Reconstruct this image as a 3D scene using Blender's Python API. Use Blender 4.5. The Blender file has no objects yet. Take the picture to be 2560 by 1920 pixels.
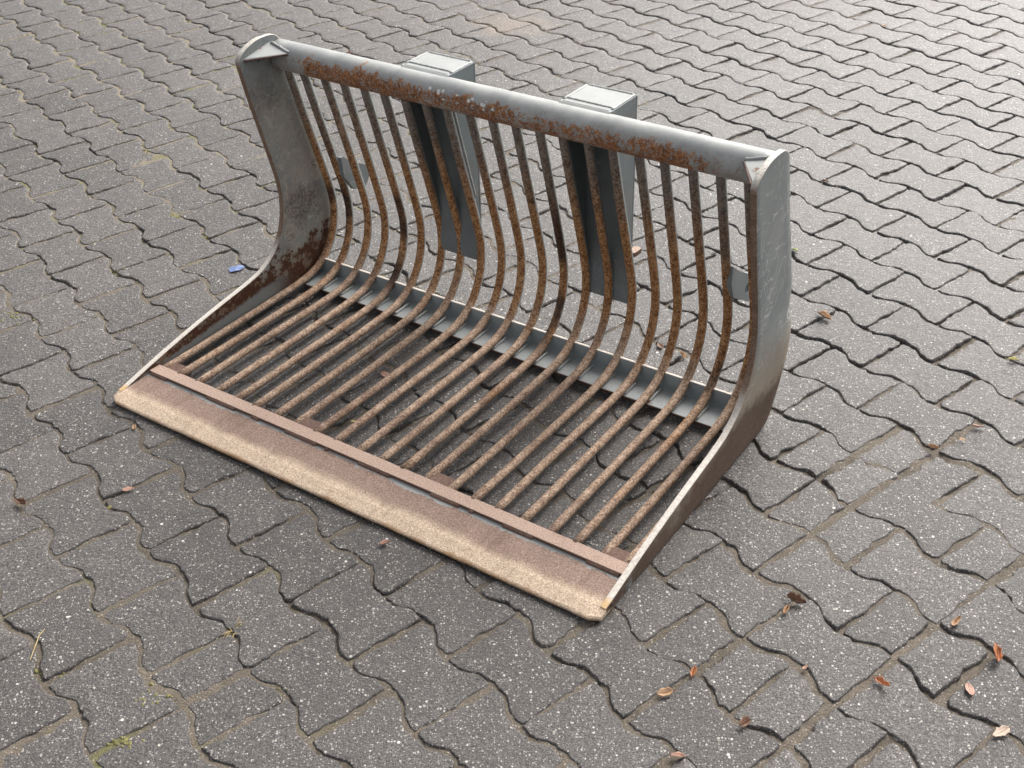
import bpy, bmesh, math, random
import numpy as np
from mathutils import Vector, Matrix

scene = bpy.context.scene
col = scene.collection
random.seed(11)
rng = np.random.default_rng(11)

# ------------------------------------------------------------------ camera
CAM_H = 1.598
PITCH, ROLL = math.radians(34.46), math.radians(-1.673)
fw = Vector((0, math.cos(PITCH), -math.sin(PITCH)))
rt = Vector((1, 0, 0))
up = rt.cross(fw)
cr = rt * math.cos(ROLL) + up * math.sin(ROLL)
cu = -rt * math.sin(ROLL) + up * math.cos(ROLL)
cam_d = bpy.data.cameras.new('camera')
cam = bpy.data.objects.new('camera', cam_d)
col.objects.link(cam)
cam.matrix_world = Matrix(((cr.x, cu.x, -fw.x, 0), (cr.y, cu.y, -fw.y, 0), (cr.z, cu.z, -fw.z, CAM_H), (0, 0, 0, 1)))
cam_d.sensor_width = 36
FPX = 3073.0
cam_d.lens = FPX / 2560 * 36
cam_d.clip_start = 0.05
cam_d.clip_end = 200
scene.camera = cam

# ------------------------------------------------------------------ light: overcast sky, brighter towards the far right
SUN_EL, SUN_AZ = math.radians(42), math.radians(36)      # azimuth clockwise from the viewing direction (+Y)
world = bpy.data.worlds.new('World')
scene.world = world
world.use_nodes = True
wn = world.node_tree
wn.nodes.clear()
sky = wn.nodes.new('ShaderNodeTexSky')
sky.sky_type = 'NISHITA'
sky.sun_disc = False
sky.sun_elevation = SUN_EL
sky.sun_rotation = SUN_AZ
sky.air_density = 1.0
sky.dust_density = 7.0
sky.ozone_density = 1.0
hs = wn.nodes.new('ShaderNodeHueSaturation')
hs.inputs['Saturation'].default_value = 0.22
bg = wn.nodes.new('ShaderNodeBackground')
bg.inputs['Strength'].default_value = 0.13
wo = wn.nodes.new('ShaderNodeOutputWorld')
wn.links.new(sky.outputs[0], hs.inputs['Color'])
wn.links.new(hs.outputs[0], bg.inputs['Color'])
wn.links.new(bg.outputs[0], wo.inputs['Surface'])
sun_d = bpy.data.lights.new('sun', 'SUN')
sun_d.energy = 1.5
sun_d.angle = math.radians(30)
sun_d.color = (1.0, 0.955, 0.89)
sun = bpy.data.objects.new('sun', sun_d)
col.objects.link(sun)
sd = Vector((math.sin(SUN_AZ) * math.cos(SUN_EL), math.cos(SUN_AZ) * math.cos(SUN_EL), math.sin(SUN_EL)))
sun.rotation_euler = sd.to_track_quat('Z', 'Y').to_euler()
sun.location = sd * 10
vs = scene.view_settings
vs.view_transform = 'Standard'
vs.look = 'None'
vs.exposure = 0.78
vs.gamma = 1
scene.render.engine = 'CYCLES'
scene.render.resolution_x, scene.render.resolution_y = 1024, 768


# ------------------------------------------------------------------ helpers
def pix(px, py, z=0.0):
    """place on the ground that lies at a point of the photograph (used to survey positions once)"""
    d = fw + cr * ((px - 1280) / FPX) - cu * ((py - 960) / FPX)
    t = (z - CAM_H) / d.z
    return Vector((d.x * t, d.y * t, z))


class Mat:
    def __init__(self, name):
        self.m = bpy.data.materials.new(name)
        self.m.use_nodes = True
        self.t = self.m.node_tree
        self.t.nodes.clear()
        self.out = self.t.nodes.new('ShaderNodeOutputMaterial')
        self.b = self.t.nodes.new('ShaderNodeBsdfPrincipled')
        self.t.links.new(self.b.outputs[0], self.out.inputs['Surface'])
        self._pos = self._tc = None

    def put(self, sock, v):
        if hasattr(v, 'is_output'):
            self.t.links.new(v, sock)
        elif isinstance(v, (tuple, list)) and len(v) == 3 and sock.type == 'RGBA':
            sock.default_value = (*v, 1)
        else:
            sock.default_value = v

    def set(self, **k):
        names = dict(color='Base Color', rough='Roughness', metal='Metallic', spec='Specular IOR Level', normal='Normal', trans='Transmission Weight', ior='IOR')
        for a, v in k.items():
            self.put(self.b.inputs[names[a]], v)
        return self

    @property
    def pos(self):
        if not self._pos:
            self._pos = self.t.nodes.new('ShaderNodeNewGeometry')
        return self._pos.outputs['Position']

    @property
    def tc(self):
        if not self._tc:
            self._tc = self.t.nodes.new('ShaderNodeTexCoord')
        return self._tc

    @property
    def obj(self):
        return self.tc.outputs['Object']

    @property
    def nrm(self):
        return self.tc.outputs['Normal']

    def sep(self, v):
        n = self.t.nodes.new('ShaderNodeSeparateXYZ')
        self.put(n.inputs[0], v)
        return n.outputs

    def noise(self, v, scale, detail=4, rough=.6, dist=0, color=False):
        n = self.t.nodes.new('ShaderNodeTexNoise')
        self.put(n.inputs['Vector'], v)
        n.inputs['Scale'].default_value = scale
        n.inputs['Detail'].default_value = detail
        n.inputs['Roughness'].default_value = rough
        n.inputs['Distortion'].default_value = dist
        return n.outputs['Color' if color else 'Fac']

    def vor(self, v, scale, rnd=1.0):
        n = self.t.nodes.new('ShaderNodeTexVoronoi')
        self.put(n.inputs['Vector'], v)
        n.inputs['Scale'].default_value = scale
        n.inputs['Randomness'].default_value = rnd
        return n.outputs['Distance'], n.outputs['Color']

    def math(self, op, a, b=0.0, c=0.0, clamp=False):
        n = self.t.nodes.new('ShaderNodeMath')
        n.operation = op
        n.use_clamp = clamp
        self.put(n.inputs[0], a)
        self.put(n.inputs[1], b)
        if op in ('MULTIPLY_ADD', 'COMPARE'):
            self.put(n.inputs[2], c)
        return n.outputs[0]

    def add(self, a, b): return self.math('ADD', a, b)
    def sub(self, a, b): return self.math('SUBTRACT', a, b)
    def mul(self, a, b): return self.math('MULTIPLY', a, b)

    def step(self, v, lo, hi, a=0.0, b=1.0):
        n = self.t.nodes.new('ShaderNodeMapRange')
        n.interpolation_type = 'SMOOTHSTEP'
        self.put(n.inputs['Value'], v)
        self.put(n.inputs['From Min'], lo)
        self.put(n.inputs['From Max'], hi)
        self.put(n.inputs['To Min'], a)
        self.put(n.inputs['To Max'], b)
        return n.outputs[0]

    def mix(self, f, a, b, blend='MIX'):
        n = self.t.nodes.new('ShaderNodeMix')
        n.data_type = 'RGBA'
        n.blend_type = blend
        self.put(n.inputs[0], f)
        self.put(n.inputs[6], a)
        self.put(n.inputs[7], b)
        return n.outputs[2]

    def ramp(self, f, stops):
        n = self.t.nodes.new('ShaderNodeValToRGB')
        el = n.color_ramp.elements
        while len(el) < len(stops):
            el.new(.5)
        for e, (p, c) in zip(el, stops):
            e.position = p
            e.color = (*c, 1)
        self.put(n.inputs[0], f)
        return n.outputs[0]

    def vmath(self, op, a, b):
        n = self.t.nodes.new('ShaderNodeVectorMath')
        n.operation = op
        self.put(n.inputs[0], a)
        self.put(n.inputs[1], b)
        return n.outputs['Value' if op in ('DOT_PRODUCT', 'LENGTH', 'DISTANCE') else 'Vector']

    def bump(self, h, strength=.4, dist=.002, prev=None):
        n = self.t.nodes.new('ShaderNodeBump')
        n.inputs['Strength'].default_value = strength
        n.inputs['Distance'].default_value = dist
        self.put(n.inputs['Height'], h)
        if prev:
            self.put(n.inputs['Normal'], prev)
        return n.outputs[0]

    def rnd(self):
        n = self.t.nodes.new('ShaderNodeObjectInfo')
        return n.outputs['Random']


def mesh_obj(name, verts, faces, mat, parent=None, smooth=False, mats=None, fm=None):
    me = bpy.data.meshes.new(name)
    me.from_pydata([tuple(v) for v in verts], [], faces)
    for m in (mats or [mat]):
        me.materials.append(m)
    if fm is not None:
        me.polygons.foreach_set('material_index', fm)
    if smooth:
        me.polygons.foreach_set('use_smooth', [True] * len(me.polygons))
    me.update()
    o = bpy.data.objects.new(name, me)
    col.objects.link(o)
    if parent:
        o.parent = parent
    return o


def bm_obj(name, bm, mat, parent=None, smooth=False):
    bmesh.ops.recalc_face_normals(bm, faces=bm.faces)
    me = bpy.data.meshes.new(name)
    bm.to_mesh(me)
    bm.free()
    me.materials.append(mat)
    if smooth:
        me.polygons.foreach_set('use_smooth', [True] * len(me.polygons))
    o = bpy.data.objects.new(name, me)
    col.objects.link(o)
    if parent:
        o.parent = parent
    return o


def prism(name, poly, axis, a, b, mat, parent=None, bevel=.0015, seg=2):
    """a 2-D outline pushed along an axis from a to b, edges rounded"""
    bm = bmesh.new()
    def P(p, t):
        return {'x': (t, p[0], p[1]), 'y': (p[0], t, p[1]), 'z': (p[0], p[1], t)}[axis]
    v0 = [bm.verts.new(P(p, a)) for p in poly]
    v1 = [bm.verts.new(P(p, b)) for p in poly]
    bm.faces.new(v0)
    bm.faces.new(v1[::-1])
    n = len(poly)
    for i in range(n):
        bm.faces.new((v0[i], v1[i], v1[(i + 1) % n], v0[(i + 1) % n]))
    bmesh.ops.recalc_face_normals(bm, faces=bm.faces)
    if bevel:
        bmesh.ops.bevel(bm, geom=[e for e in bm.edges if e.calc_face_angle(0) > .5], offset=bevel, segments=seg, affect='EDGES', profile=.6)
    return bm_obj(name, bm, mat, parent)


def sweep(path, r, n=12, caps=True, jit=0.0):
    """round bar along a path; r constant or a list"""
    path = [Vector(p) for p in path]
    vs_, fs = [], []
    for i, p in enumerate(path):
        t = (path[min(i + 1, len(path) - 1)] - path[max(i - 1, 0)]).normalized()
        a = Vector((1, 0, 0))
        if abs(t.dot(a)) > .9:
            a = Vector((0, 0, 1))
        u = t.cross(a).normalized()
        v = t.cross(u).normalized()
        rr = r[i] if isinstance(r, (list, tuple)) else r
        for k in range(n):
            an = 2 * math.pi * k / n
            q = rr * (1 + random.uniform(-jit, jit))
            vs_.append(p + (u * math.cos(an) + v * math.sin(an)) * q)
    for i in range(len(path) - 1):
        for k in range(n):
            fs.append((i * n + k, i * n + (k + 1) % n, (i + 1) * n + (k + 1) % n, (i + 1) * n + k))
    if caps:
        fs.append(tuple(range(n))[::-1])
        fs.append(tuple((len(path) - 1) * n + k for k in range(n)))
    return vs_, fs


def smooth_path(pts, n):
    """Catmull-Rom through points, resampled to n even steps"""
    P = [Vector((*p, 0)) if len(p) == 2 else Vector(p) for p in pts]
    P = [P[0] * 2 - P[1]] + P + [P[-1] * 2 - P[-2]]
    out = []
    for i in range(1, len(P) - 2):
        for k in range(24):
            t = k / 24
            a, b, c, d = P[i - 1:i + 3]
            out.append(.5 * ((2 * b) + (c - a) * t + (2 * a - 5 * b + 4 * c - d) * t * t + (3 * b - a - 3 * c + d) * t ** 3))
    out.append(P[-2])
    L = [0]
    for a, b in zip(out, out[1:]):
        L.append(L[-1] + (b - a).length)
    res, j = [], 0
    for k in range(n):
        s = L[-1] * k / (n - 1)
        while j < len(L) - 2 and L[j + 1] < s:
            j += 1
        f = (s - L[j]) / max(L[j + 1] - L[j], 1e-9)
        res.append(out[j].lerp(out[j + 1], min(max(f, 0), 1)))
    return res


def tag(o, label=None, cat=None, group=None, kind=None):
    for k, v in (('label', label), ('category', cat), ('group', group), ('kind', kind)):
        if v:
            o[k] = v
    return o


def vnoise(x, y, scale, seed):
    """smooth value noise, 0..1"""
    g = np.random.default_rng(seed).random((256, 256))
    X, Y = x / scale + 77.3, y / scale + 41.7
    i, j = np.floor(X).astype(int), np.floor(Y).astype(int)
    f, h = X - i, Y - j
    f, h = f * f * (3 - 2 * f), h * h * (3 - 2 * h)
    i0, i1, j0, j1 = i % 256, (i + 1) % 256, j % 256, (j + 1) % 256
    return (g[i0, j0] * (1 - f) + g[i1, j0] * f) * (1 - h) + (g[i0, j1] * (1 - f) + g[i1, j1] * f) * h


# ------------------------------------------------------------------ materials
def make_stone():
    m = Mat('concrete_paver')
    p = m.pos
    big = m.noise(p, 1.3, 3, .5)
    med = m.noise(p, 22, 4, .6)
    fine = m.noise(p, 330, 2, .8)
    tone = m.add(m.mul(m.sub(m.rnd(), .5), .35), m.add(m.mul(big, .5), m.mul(med, .5)))
    c = m.ramp(tone, [(.25, (.056, .049, .0465)), (.55, (.080, .072, .0685)), (.85, (.112, .101, .095))])
    c = m.mix(m.step(fine, .36, .64), m.mix(1, c, (.34, .34, .35), 'MULTIPLY'), m.mix(1, c, (1.5, 1.49, 1.47), 'MULTIPLY'))
    wp = p
    # pale aggregate: small grains and fewer, larger ones
    spk = None
    for sc, share, rad, colr in ((270, .50, .40, (.36, .345, .325)), (180, .80, .36, (.52, .50, .465)), (95, .945, .25, (.68, .65, .60))):
        d, cc = m.vor(wp, sc)
        s = m.sep(cc)
        hit = m.mul(m.step(s[0], share, share + .03), m.step(d, m.mul(s[1], rad + .12), m.mul(s[1], rad), 0, 1))
        c = m.mix(hit, c, m.mix(s[2], colr, (colr[0] * .72, colr[1] * .7, colr[2] * .66)))
        spk = hit if spk is None else m.math('MAXIMUM', spk, hit)
    # thin sand film wiped over some tops, ochre stain far behind the tube
    film = m.mul(m.step(m.noise(p, 3.1, 5, .62), .55, .75), m.step(m.noise(p, 60, 3, .6), .38, .62))
    c = m.mix(m.mul(film, .5), c, (.185, .163, .135))
    st = pix(1275, 62)
    near = m.vmath('DISTANCE', p, tuple(st))
    c = m.mix(m.mul(m.step(m.add(near, m.mul(m.noise(p, 9, 3), .25)), .33, .16), .28), c, (.36, .25, .15))
    h = m.add(m.noise(p, 130, 4, .8), m.mul(m.noise(p, 28, 2, .6), .8))
    m.set(color=c, rough=m.sub(m.step(fine, .3, .7, .62, .48), m.mul(m.step(m.vmath('DISTANCE', p, tuple(pix(2420, 330))), 2.3, .5), .17)), spec=.6, normal=m.bump(h, .8, .0045))
    return m.m


def make_sand():
    m = Mat('joint_sand')
    p = m.pos
    n1 = m.noise(p, 5, 4, .6)
    n2 = m.noise(p, 300, 3, .7)
    n3 = m.noise(p, 45, 4, .65)
    c = m.ramp(m.add(m.mul(n1, .6), m.mul(n3, .4)), [(.3, (.098, .083, .066)), (.5, (.150, .128, .103)), (.7, (.21, .182, .148))])
    c = m.mix(m.step(n2, .35, .68), m.mix(1, c, (.6, .58, .56), 'MULTIPLY'), m.mix(1, c, (1.22, 1.2, 1.18), 'MULTIPLY'))
    # paler dry sand and moss in the joints towards the far left
    s = m.sep(p)
    far = m.mul(m.step(s[1], 2.4, 3.9), m.step(s[0], .25, -.7))
    c = m.mix(m.mul(far, .55), c, m.mix(m.step(n2, .3, .7), (.22, .185, .125), (.37, .33, .25)))
    near_l = m.mul(m.step(s[1], 2.0, 1.5), m.step(s[0], -.2, -.6))
    moss = m.mul(m.step(m.noise(p, 6.5, 4, .6), .53, .63), m.math('MAXIMUM', far, m.mul(near_l, .7)))
    c = m.mix(m.mul(moss, .75), c, m.ramp(n2, [(.3, (.055, .062, .018)), (.7, (.215, .215, .055))]))
    d, cc = m.vor(p, 210)
    q = m.sep(cc)
    c = m.mix(m.mul(m.step(q[0], .82, .86), m.step(d, .38, .2)), c, (.36, .33, .29))
    m.set(color=c, rough=.85, spec=.3, normal=m.bump(m.add(m.noise(p, 260, 3, .7), m.mul(n3, .8)), .8, .003))
    return m.m


def make_water():
    m = Mat('puddle_water')
    m.set(color=(.9, .9, .88), rough=.03, trans=1.0, ior=1.33, normal=m.bump(m.noise(m.pos, 14, 2), .03, .002))
    return m.m


PAINT = (.205, .232, .238)


def rust_col(m, f, k=1.0):
    return m.ramp(f, [(.28, (.050 * k, .021 * k, .011 * k)), (.45, (.135 * k, .055 * k, .022 * k)), (.6, (.245 * k, .105 * k, .042 * k)), (.75, (.36 * k, .19 * k, .085 * k))])


def hairs(m, v, scale, width, dist=1.5):
    """thin curved scratch lines"""
    a = m.math('ABSOLUTE', m.sub(m.noise(v, scale, 2, .5, dist), .5))
    return m.step(a, width, width * .3)


def make_paint(name, paint=PAINT, rust=0.0, dirt=0.0, scratch=.5):
    m = Mat(name)
    p = m.pos
    n = m.noise(p, 14, 5, .65)
    c = m.mix(m.step(n, .35, .7), paint, tuple(x * .84 for x in paint))
    c = m.mix(m.mul(m.step(m.noise(p, 5, 5, .7), .5, .75), .35), c, (.34, .345, .335))
    sc = m.mul(m.math('MAXIMUM', hairs(m, p, 11, .006), hairs(m, m.vmath('ADD', p, (3, 7, 1)), 24, .007)), m.step(m.noise(p, 6, 3), .45, .6))
    c = m.mix(m.mul(sc, scratch), c, (.5, .5, .48))
    if dirt:
        c = m.mix(m.mul(m.step(m.noise(p, 9, 6, .7), .42, .7), dirt), c, (.16, .12, .085))
    r = m.step(m.add(m.noise(p, 26, 7, .72), rust), .66, .71)
    c = m.mix(r, c, rust_col(m, m.noise(p, 110, 4, .7)))
    m.set(color=c, rough=m.step(r, 0, 1, .42, .82), spec=.45, normal=m.bump(m.add(m.noise(p, 60, 4, .6), m.mul(r, .5)), .25, .0015))
    return m.m


def make_tube():
    m = Mat('tube_paint_rust')
    p = m.pos
    nn = m.sep(m.nrm)
    o = m.sep(m.obj)
    n = m.noise(p, 16, 5, .65)
    c = m.mix(m.step(n, .35, .7), (.42, .425, .41), (.31, .32, .315))
    sc = m.math('MAXIMUM', hairs(m, p, 18, .01, 2.5), hairs(m, m.vmath('ADD', p, (5, 2, 9)), 34, .012, 2))
    c = m.mix(m.mul(sc, .35), c, (.46, .455, .43))
    # rust sits where material rubs over: the front and lower front of the tube
    face = m.mul(m.step(nn[2], 1.0, .1), m.step(nn[1], .2, -.5))
    ends = m.mul(m.step(o[0], .02, .2), m.step(o[0], 1.27, 1.0, .35, 1))
    bias = m.sub(m.mul(m.mul(face, ends), .46), .185)
    streak = m.noise(m.vmath('MULTIPLY', p, (1, 1, .55)), 30, 8, .75, .8)
    hi = m.noise(p, 95, 5, .8)
    val = m.add(m.add(m.mul(m.sub(streak, .5), 1.15), m.mul(m.sub(hi, .5), 1.15)), m.mul(m.sub(m.noise(p, 7, 2), .5), .7))
    r = m.mul(m.step(m.add(val, bias), .10, .20), m.step(m.noise(m.vmath('ADD', p, (8, 1, 3)), 120, 5, .8), .34, .50))
    r = m.math('MAXIMUM', r, m.mul(m.mul(sc, face), .9))
    rc = rust_col(m, m.add(m.mul(m.sub(hi, .5), 1.3), m.add(.52, m.mul(m.sub(m.noise(p, 260, 2, .7), .5), .7))), 1.5)
    c = m.mix(r, c, rc)
    # white paint flecks near the middle
    d, cc = m.vor(p, 95)
    q = m.sep(cc)
    zone = m.mul(m.mul(m.step(m.math('ABSOLUTE', m.sub(o[0], .575)), .14, .03), m.step(m.math('ABSOLUTE', m.sub(nn[2], .28)), .42, .1)), .5)
    fl = m.mul(m.step(m.add(q[0], zone), 1.02, 1.06), m.step(m.add(d, m.mul(m.noise(p, 300), .3)), .62, .5))
    c = m.mix(fl, c, (.78, .77, .73))
    m.set(color=c, rough=m.step(r, 0, 1, .40, .85), spec=.45, normal=m.bump(m.add(m.mul(m.noise(p, 80, 4, .6), .6), m.add(m.mul(r, .5), fl)), .3, .0018))
    return m.m


def make_tine():
    m = Mat('worn_bar_rust')
    p = m.pos
    o = m.sep(m.obj)
    nn = m.sep(m.nrm)
    rnd = m.rnd()
    j = m.mul(m.sub(m.noise(p, 7, 4, .65), .5), .16)
    z = m.add(m.add(o[2], j), m.mul(m.sub(rnd, .5), .05))
    f = m.add(m.mul(m.noise(p, 210, 3, .8), .75), m.mul(m.noise(p, 60, 3, .6), .25))
    f = m.step(f, .18, .82)
    lowc = m.ramp(f, [(.3, (.18, .105, .066)), (.5, (.37, .245, .165)), (.7, (.58, .435, .32))])
    lowc = m.mix(m.mul(m.step(m.noise(p, 4.5, 4, .6), .52, .68), .6), lowc, m.ramp(f, [(.3, (.075, .035, .025)), (.6, (.155, .085, .06)), (.75, (.24, .15, .11))]))
    midc = m.ramp(f, [(.3, (.13, .052, .020)), (.5, (.37, .175, .066)), (.7, (.60, .36, .18))])
    dark = m.ramp(f, [(.3, (.022, .013, .009)), (.55, (.075, .036, .02)), (.75, (.15, .085, .05))])
    midc = m.mix(m.step(m.add(m.noise(p, 5, 3, .6), m.mul(m.sub(rnd, .5), .3)), .58, .72), midc, dark)
    highc = m.ramp(f, [(.3, (.085, .052, .036)), (.5, (.21, .15, .11)), (.7, (.34, .28, .235))])
    c = m.mix(m.step(z, .03, .10), lowc, midc)
    c = m.mix(m.step(z, .30, .50), c, highc)
    # grey paint survives on the sheltered back and underside, and near the top
    face = m.sub(nn[2], nn[1])
    floor = m.step(o[2], .09, .03)
    worn = m.add(m.mul(nn[2], floor), m.mul(m.sub(m.mul(nn[1], -1), m.mul(nn[0], .45)), m.sub(1, floor)))
    pm = m.step(m.add(worn, m.mul(m.sub(m.noise(p, 46, 6, .72), .5), 1.1)), -.18, -.36)
    top = m.mul(m.step(m.add(z, m.mul(m.sub(m.noise(p, 70, 5, .75), .5), .5)), .46, .66), .6)
    pm = m.math('MAXIMUM', pm, top)
    c = m.mix(pm, c, m.mix(m.noise(p, 30), (.20, .215, .21), (.28, .29, .28)))
    m.set(color=c, rough=m.step(pm, 0, 1, .66, .48), spec=.42, normal=m.bump(m.add(f, m.mul(m.noise(p, 400, 2, .7), .6)), .55, .0016))
    return m.m


def make_lip():
    m = Mat('cutting_edge_rust')
    p = m.pos
    o = m.sep(m.obj)
    f = m.noise(p, 330, 4, .78)
    y = m.add(o[1], m.mul(m.sub(m.noise(p, 9, 6, .68), .5), .040))
    brown = m.ramp(f, [(.34, (.14, .085, .064)), (.5, (.27, .182, .142)), (.66, (.42, .31, .25))])
    pale = m.ramp(f, [(.34, (.32, .21, .14)), (.5, (.60, .455, .33)), (.66, (.84, .71, .56))])
    c = m.mix(m.step(y, .060, .030), brown, pale)
    dirt = m.mul(m.step(m.noise(p, 6, 5, .65), .5, .72), m.step(y, .02, .06))
    c = m.mix(m.mul(dirt, .6), c, (.16, .095, .07))
    st = m.noise(m.vmath('MULTIPLY', m.obj, (1, .07, 1)), 70, 4, .7)
    c = m.mix(m.mul(m.step(st, .5, .68), .4), c, m.mix(1, c, (.62, .56, .5), 'MULTIPLY'))
    c = m.mix(m.mul(m.step(st, .47, .3), .3), c, m.mix(1, c, (1.25, 1.22, 1.18), 'MULTIPLY'))
    c = m.mix(m.mul(m.step(y, .006, -.004), .7), c, m.ramp(f, [(.3, (.22, .10, .03)), (.7, (.55, .30, .11))]))
    # leftover paint along the weld of the bar
    pm = m.step(m.add(o[1], m.add(m.mul(m.sub(m.noise(p, 55, 6, .75), .5), .034), m.mul(m.sub(m.noise(p, 7, 2), .5), .024))), .1035, .1055)
    c = m.mix(pm, c, (.335, .345, .335))
    m.set(color=c, rough=.72, spec=.4, normal=m.bump(f, .6, .0018))
    return m.m


def make_bar():
    m = Mat('wear_bar_rust')
    p = m.pos
    f = m.noise(p, 330, 4, .78)
    nn = m.sep(m.nrm)
    c = m.ramp(f, [(.3, (.25, .15, .115)), (.5, (.46, .325, .255)), (.7, (.66, .51, .42))])
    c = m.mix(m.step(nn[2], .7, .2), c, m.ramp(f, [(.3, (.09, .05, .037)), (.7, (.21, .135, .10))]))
    c = m.mix(m.mul(m.step(m.noise(p, 8, 5, .65), .52, .7), .35), c, (.2, .12, .09))
    m.set(color=c, rough=.74, spec=.4, normal=m.bump(f, .6, .0018))
    return m.m


def make_brown(name, k=1.0):
    m = Mat(name)
    p = m.pos
    f = m.noise(p, 160, 4, .75)
    c = m.ramp(m.add(m.mul(f, .6), m.mul(m.noise(p, 14, 4), .4)), [(.3, (.085 * k, .046 * k, .034 * k)), (.5, (.17 * k, .10 * k, .075 * k)), (.7, (.28 * k, .18 * k, .135 * k))])
    m.set(color=c, rough=.72, spec=.4, normal=m.bump(f, .5, .0015))
    return m.m


TH_ = .013


def make_plate(left):
    m = Mat('side_plate_inner' if left else 'side_plate_outer')
    p = m.pos
    o = m.sep(m.obj)
    n = m.noise(p, 13, 5, .65)
    f = m.noise(p, 140, 4, .72)
    c = m.mix(m.step(n, .35, .7), (.215, .236, .233), (.265, .283, .278))
    zz = m.add(o[2], m.mul(m.sub(m.noise(p, 8, 6, .7), .5), .22))
    if left:
        film = m.mul(m.step(zz, .62, .46), m.step(m.noise(p, 17, 7, .8), .38, .58))
        c = m.mix(m.mul(film, .85), c, m.mix(f, (.22, .20, .172), (.47, .435, .385)))
        blot = m.vmath('DISTANCE', m.obj, (TH_, .665, .215))
        blot2 = m.vmath('DISTANCE', m.obj, (TH_, .60, .53))
        nz = m.mul(m.sub(m.noise(p, 24, 6, .75), .5), .16)
        dk = m.math('MAXIMUM', m.step(m.add(blot, nz), .085, .03), m.mul(m.step(m.add(blot2, nz), .07, .02), .6))
        dk = m.mul(dk, m.step(m.noise(p, 120, 4, .75), .3, .6))
        c = m.mix(m.mul(dk, .8), c, (.085, .068, .05))
        fleck = m.step(m.noise(p, 75, 4, .8), .62, .68)
        c = m.mix(m.mul(fleck, m.step(zz, .5, .2, 0, .7)), c, (.10, .07, .045))
        br = m.step(zz, .14, .08)
        c = m.mix(m.mul(br, m.step(f, .25, .6)), c, m.ramp(f, [(.3, (.075, .042, .022)), (.55, (.17, .10, .055)), (.75, (.26, .165, .10))]))
        r = m.step(m.add(m.noise(p, 34, 8, .75), m.add(m.mul(m.step(zz, .20, .07), .17), -.02)), .60, .64)
        c = m.mix(r, c, m.ramp(f, [(.3, (.03, .011, .006)), (.6, (.09, .035, .015)), (.8, (.19, .085, .03))]))
        # painted strip left along the bottom of the plate by the edge bar
        low = m.mul(m.step(m.sub(o[2], m.mul(o[1], .085)), m.add(.018, m.mul(m.sub(m.noise(p, 60, 6, .75), .5), .03)), m.add(.008, m.mul(m.sub(m.noise(p, 60, 6, .75), .5), .03))), m.step(o[1], .62, .5))
        c = m.mix(low, c, (.21, .225, .222))
    else:
        br = m.step(m.add(zz, m.mul(o[1], -.10)), .075, .01)
        tan = m.mul(m.step(zz, .27, .15), m.step(f, .2, .5))
        c = m.mix(m.mul(tan, .85), c, m.mix(f, (.20, .15, .105), (.44, .355, .265)))
        c = m.mix(m.mul(br, .95), c, m.ramp(m.add(m.mul(f, .6), m.mul(n, .4)), [(.3, (.055, .033, .022)), (.55, (.115, .072, .05)), (.75, (.20, .135, .095))]))
        r = m.step(m.add(m.noise(p, 40, 7, .72), m.mul(m.step(m.math('ABSOLUTE', m.sub(o[1], .66)), .03, .0), m.step(o[2], .56, .66, 0, .14))), .70, .74)
        c = m.mix(r, c, rust_col(m, f))
    zone = m.mul(m.step(zz, .10, .2), m.step(m.noise(p, 5, 3), .36, .58))
    sc = m.math('MAXIMUM', hairs(m, m.vmath('MULTIPLY', p, (1, 1, .35)), 20, .007, .5), m.math('MAXIMUM', hairs(m, m.vmath('MULTIPLY', m.vmath('ADD', p, (4, 9, 2)), (.4, .4, 1)), 30, .008, .4), hairs(m, m.vmath('MULTIPLY', m.vmath('ADD', p, (1, 4, 7)), (1, 1, .6)), 9, .0045, .7)))
    c = m.mix(m.mul(m.mul(sc, zone), .35 if left else .7), c, (.60, .60, .58))
    m.set(color=c, rough=m.step(zz, .05, .25, .72, .45), spec=.42, normal=m.bump(m.add(f, m.mul(n, .8)), .22, .0015))
    return m.m


def make_rim():
    m = Mat('plate_edge_worn_skylit')
    p = m.pos
    o = m.sep(m.obj)
    f = m.noise(p, 190, 4, .75)
    pale = m.ramp(f, [(.28, (.48, .42, .355)), (.5, (.68, .62, .55)), (.72, (.82, .77, .70))])  # low edges: worn bare, with the sky's reflection put into the pale colour
    rust = m.ramp(m.add(m.mul(f, .6), m.mul(m.noise(p, 20, 5, .7), .4)), [(.3, (.09, .05, .03)), (.48, (.21, .135, .09)), (.62, (.32, .235, .175)), (.75, (.42, .37, .31))])
    zz = m.add(o[2], m.mul(m.sub(m.noise(p, 14, 5), .5), .08))
    c = m.mix(m.step(zz, .12, .17), pale, rust)
    c = m.mix(m.mul(m.step(zz, .61, .645), m.step(f, .25, .55)), c, (.62, .585, .53))
    yel = m.mul(m.step(m.add(o[1], m.mul(m.sub(m.noise(p, 60, 4), .5), .03)), .055, .04), .8)
    c = m.mix(yel, c, m.mix(f, (.5, .27, .08), (.75, .5, .2)))
    m.set(color=c, rough=.6, spec=.45, normal=m.bump(f, .4, .0012))
    return m.m


M_stone, M_sand, M_water = make_stone(), make_sand(), make_water()
M_paint = make_paint('grey_paint')
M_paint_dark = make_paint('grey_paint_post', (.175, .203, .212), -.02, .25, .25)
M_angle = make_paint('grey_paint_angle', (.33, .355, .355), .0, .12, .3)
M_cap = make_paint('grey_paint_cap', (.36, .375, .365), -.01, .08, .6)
M_weld = make_paint('grey_paint_weld', (.36, .37, .36), .03, 0, .2)
M_tube, M_tine, M_lip, M_bar = make_tube(), make_tine(), make_lip(), make_bar()
M_brown, M_rim = make_brown('brown_rust'), make_rim()
M_dark = make_brown('dark_rust', .6)
M_plate_l, M_plate_r = make_plate(True), make_plate(False)

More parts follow.
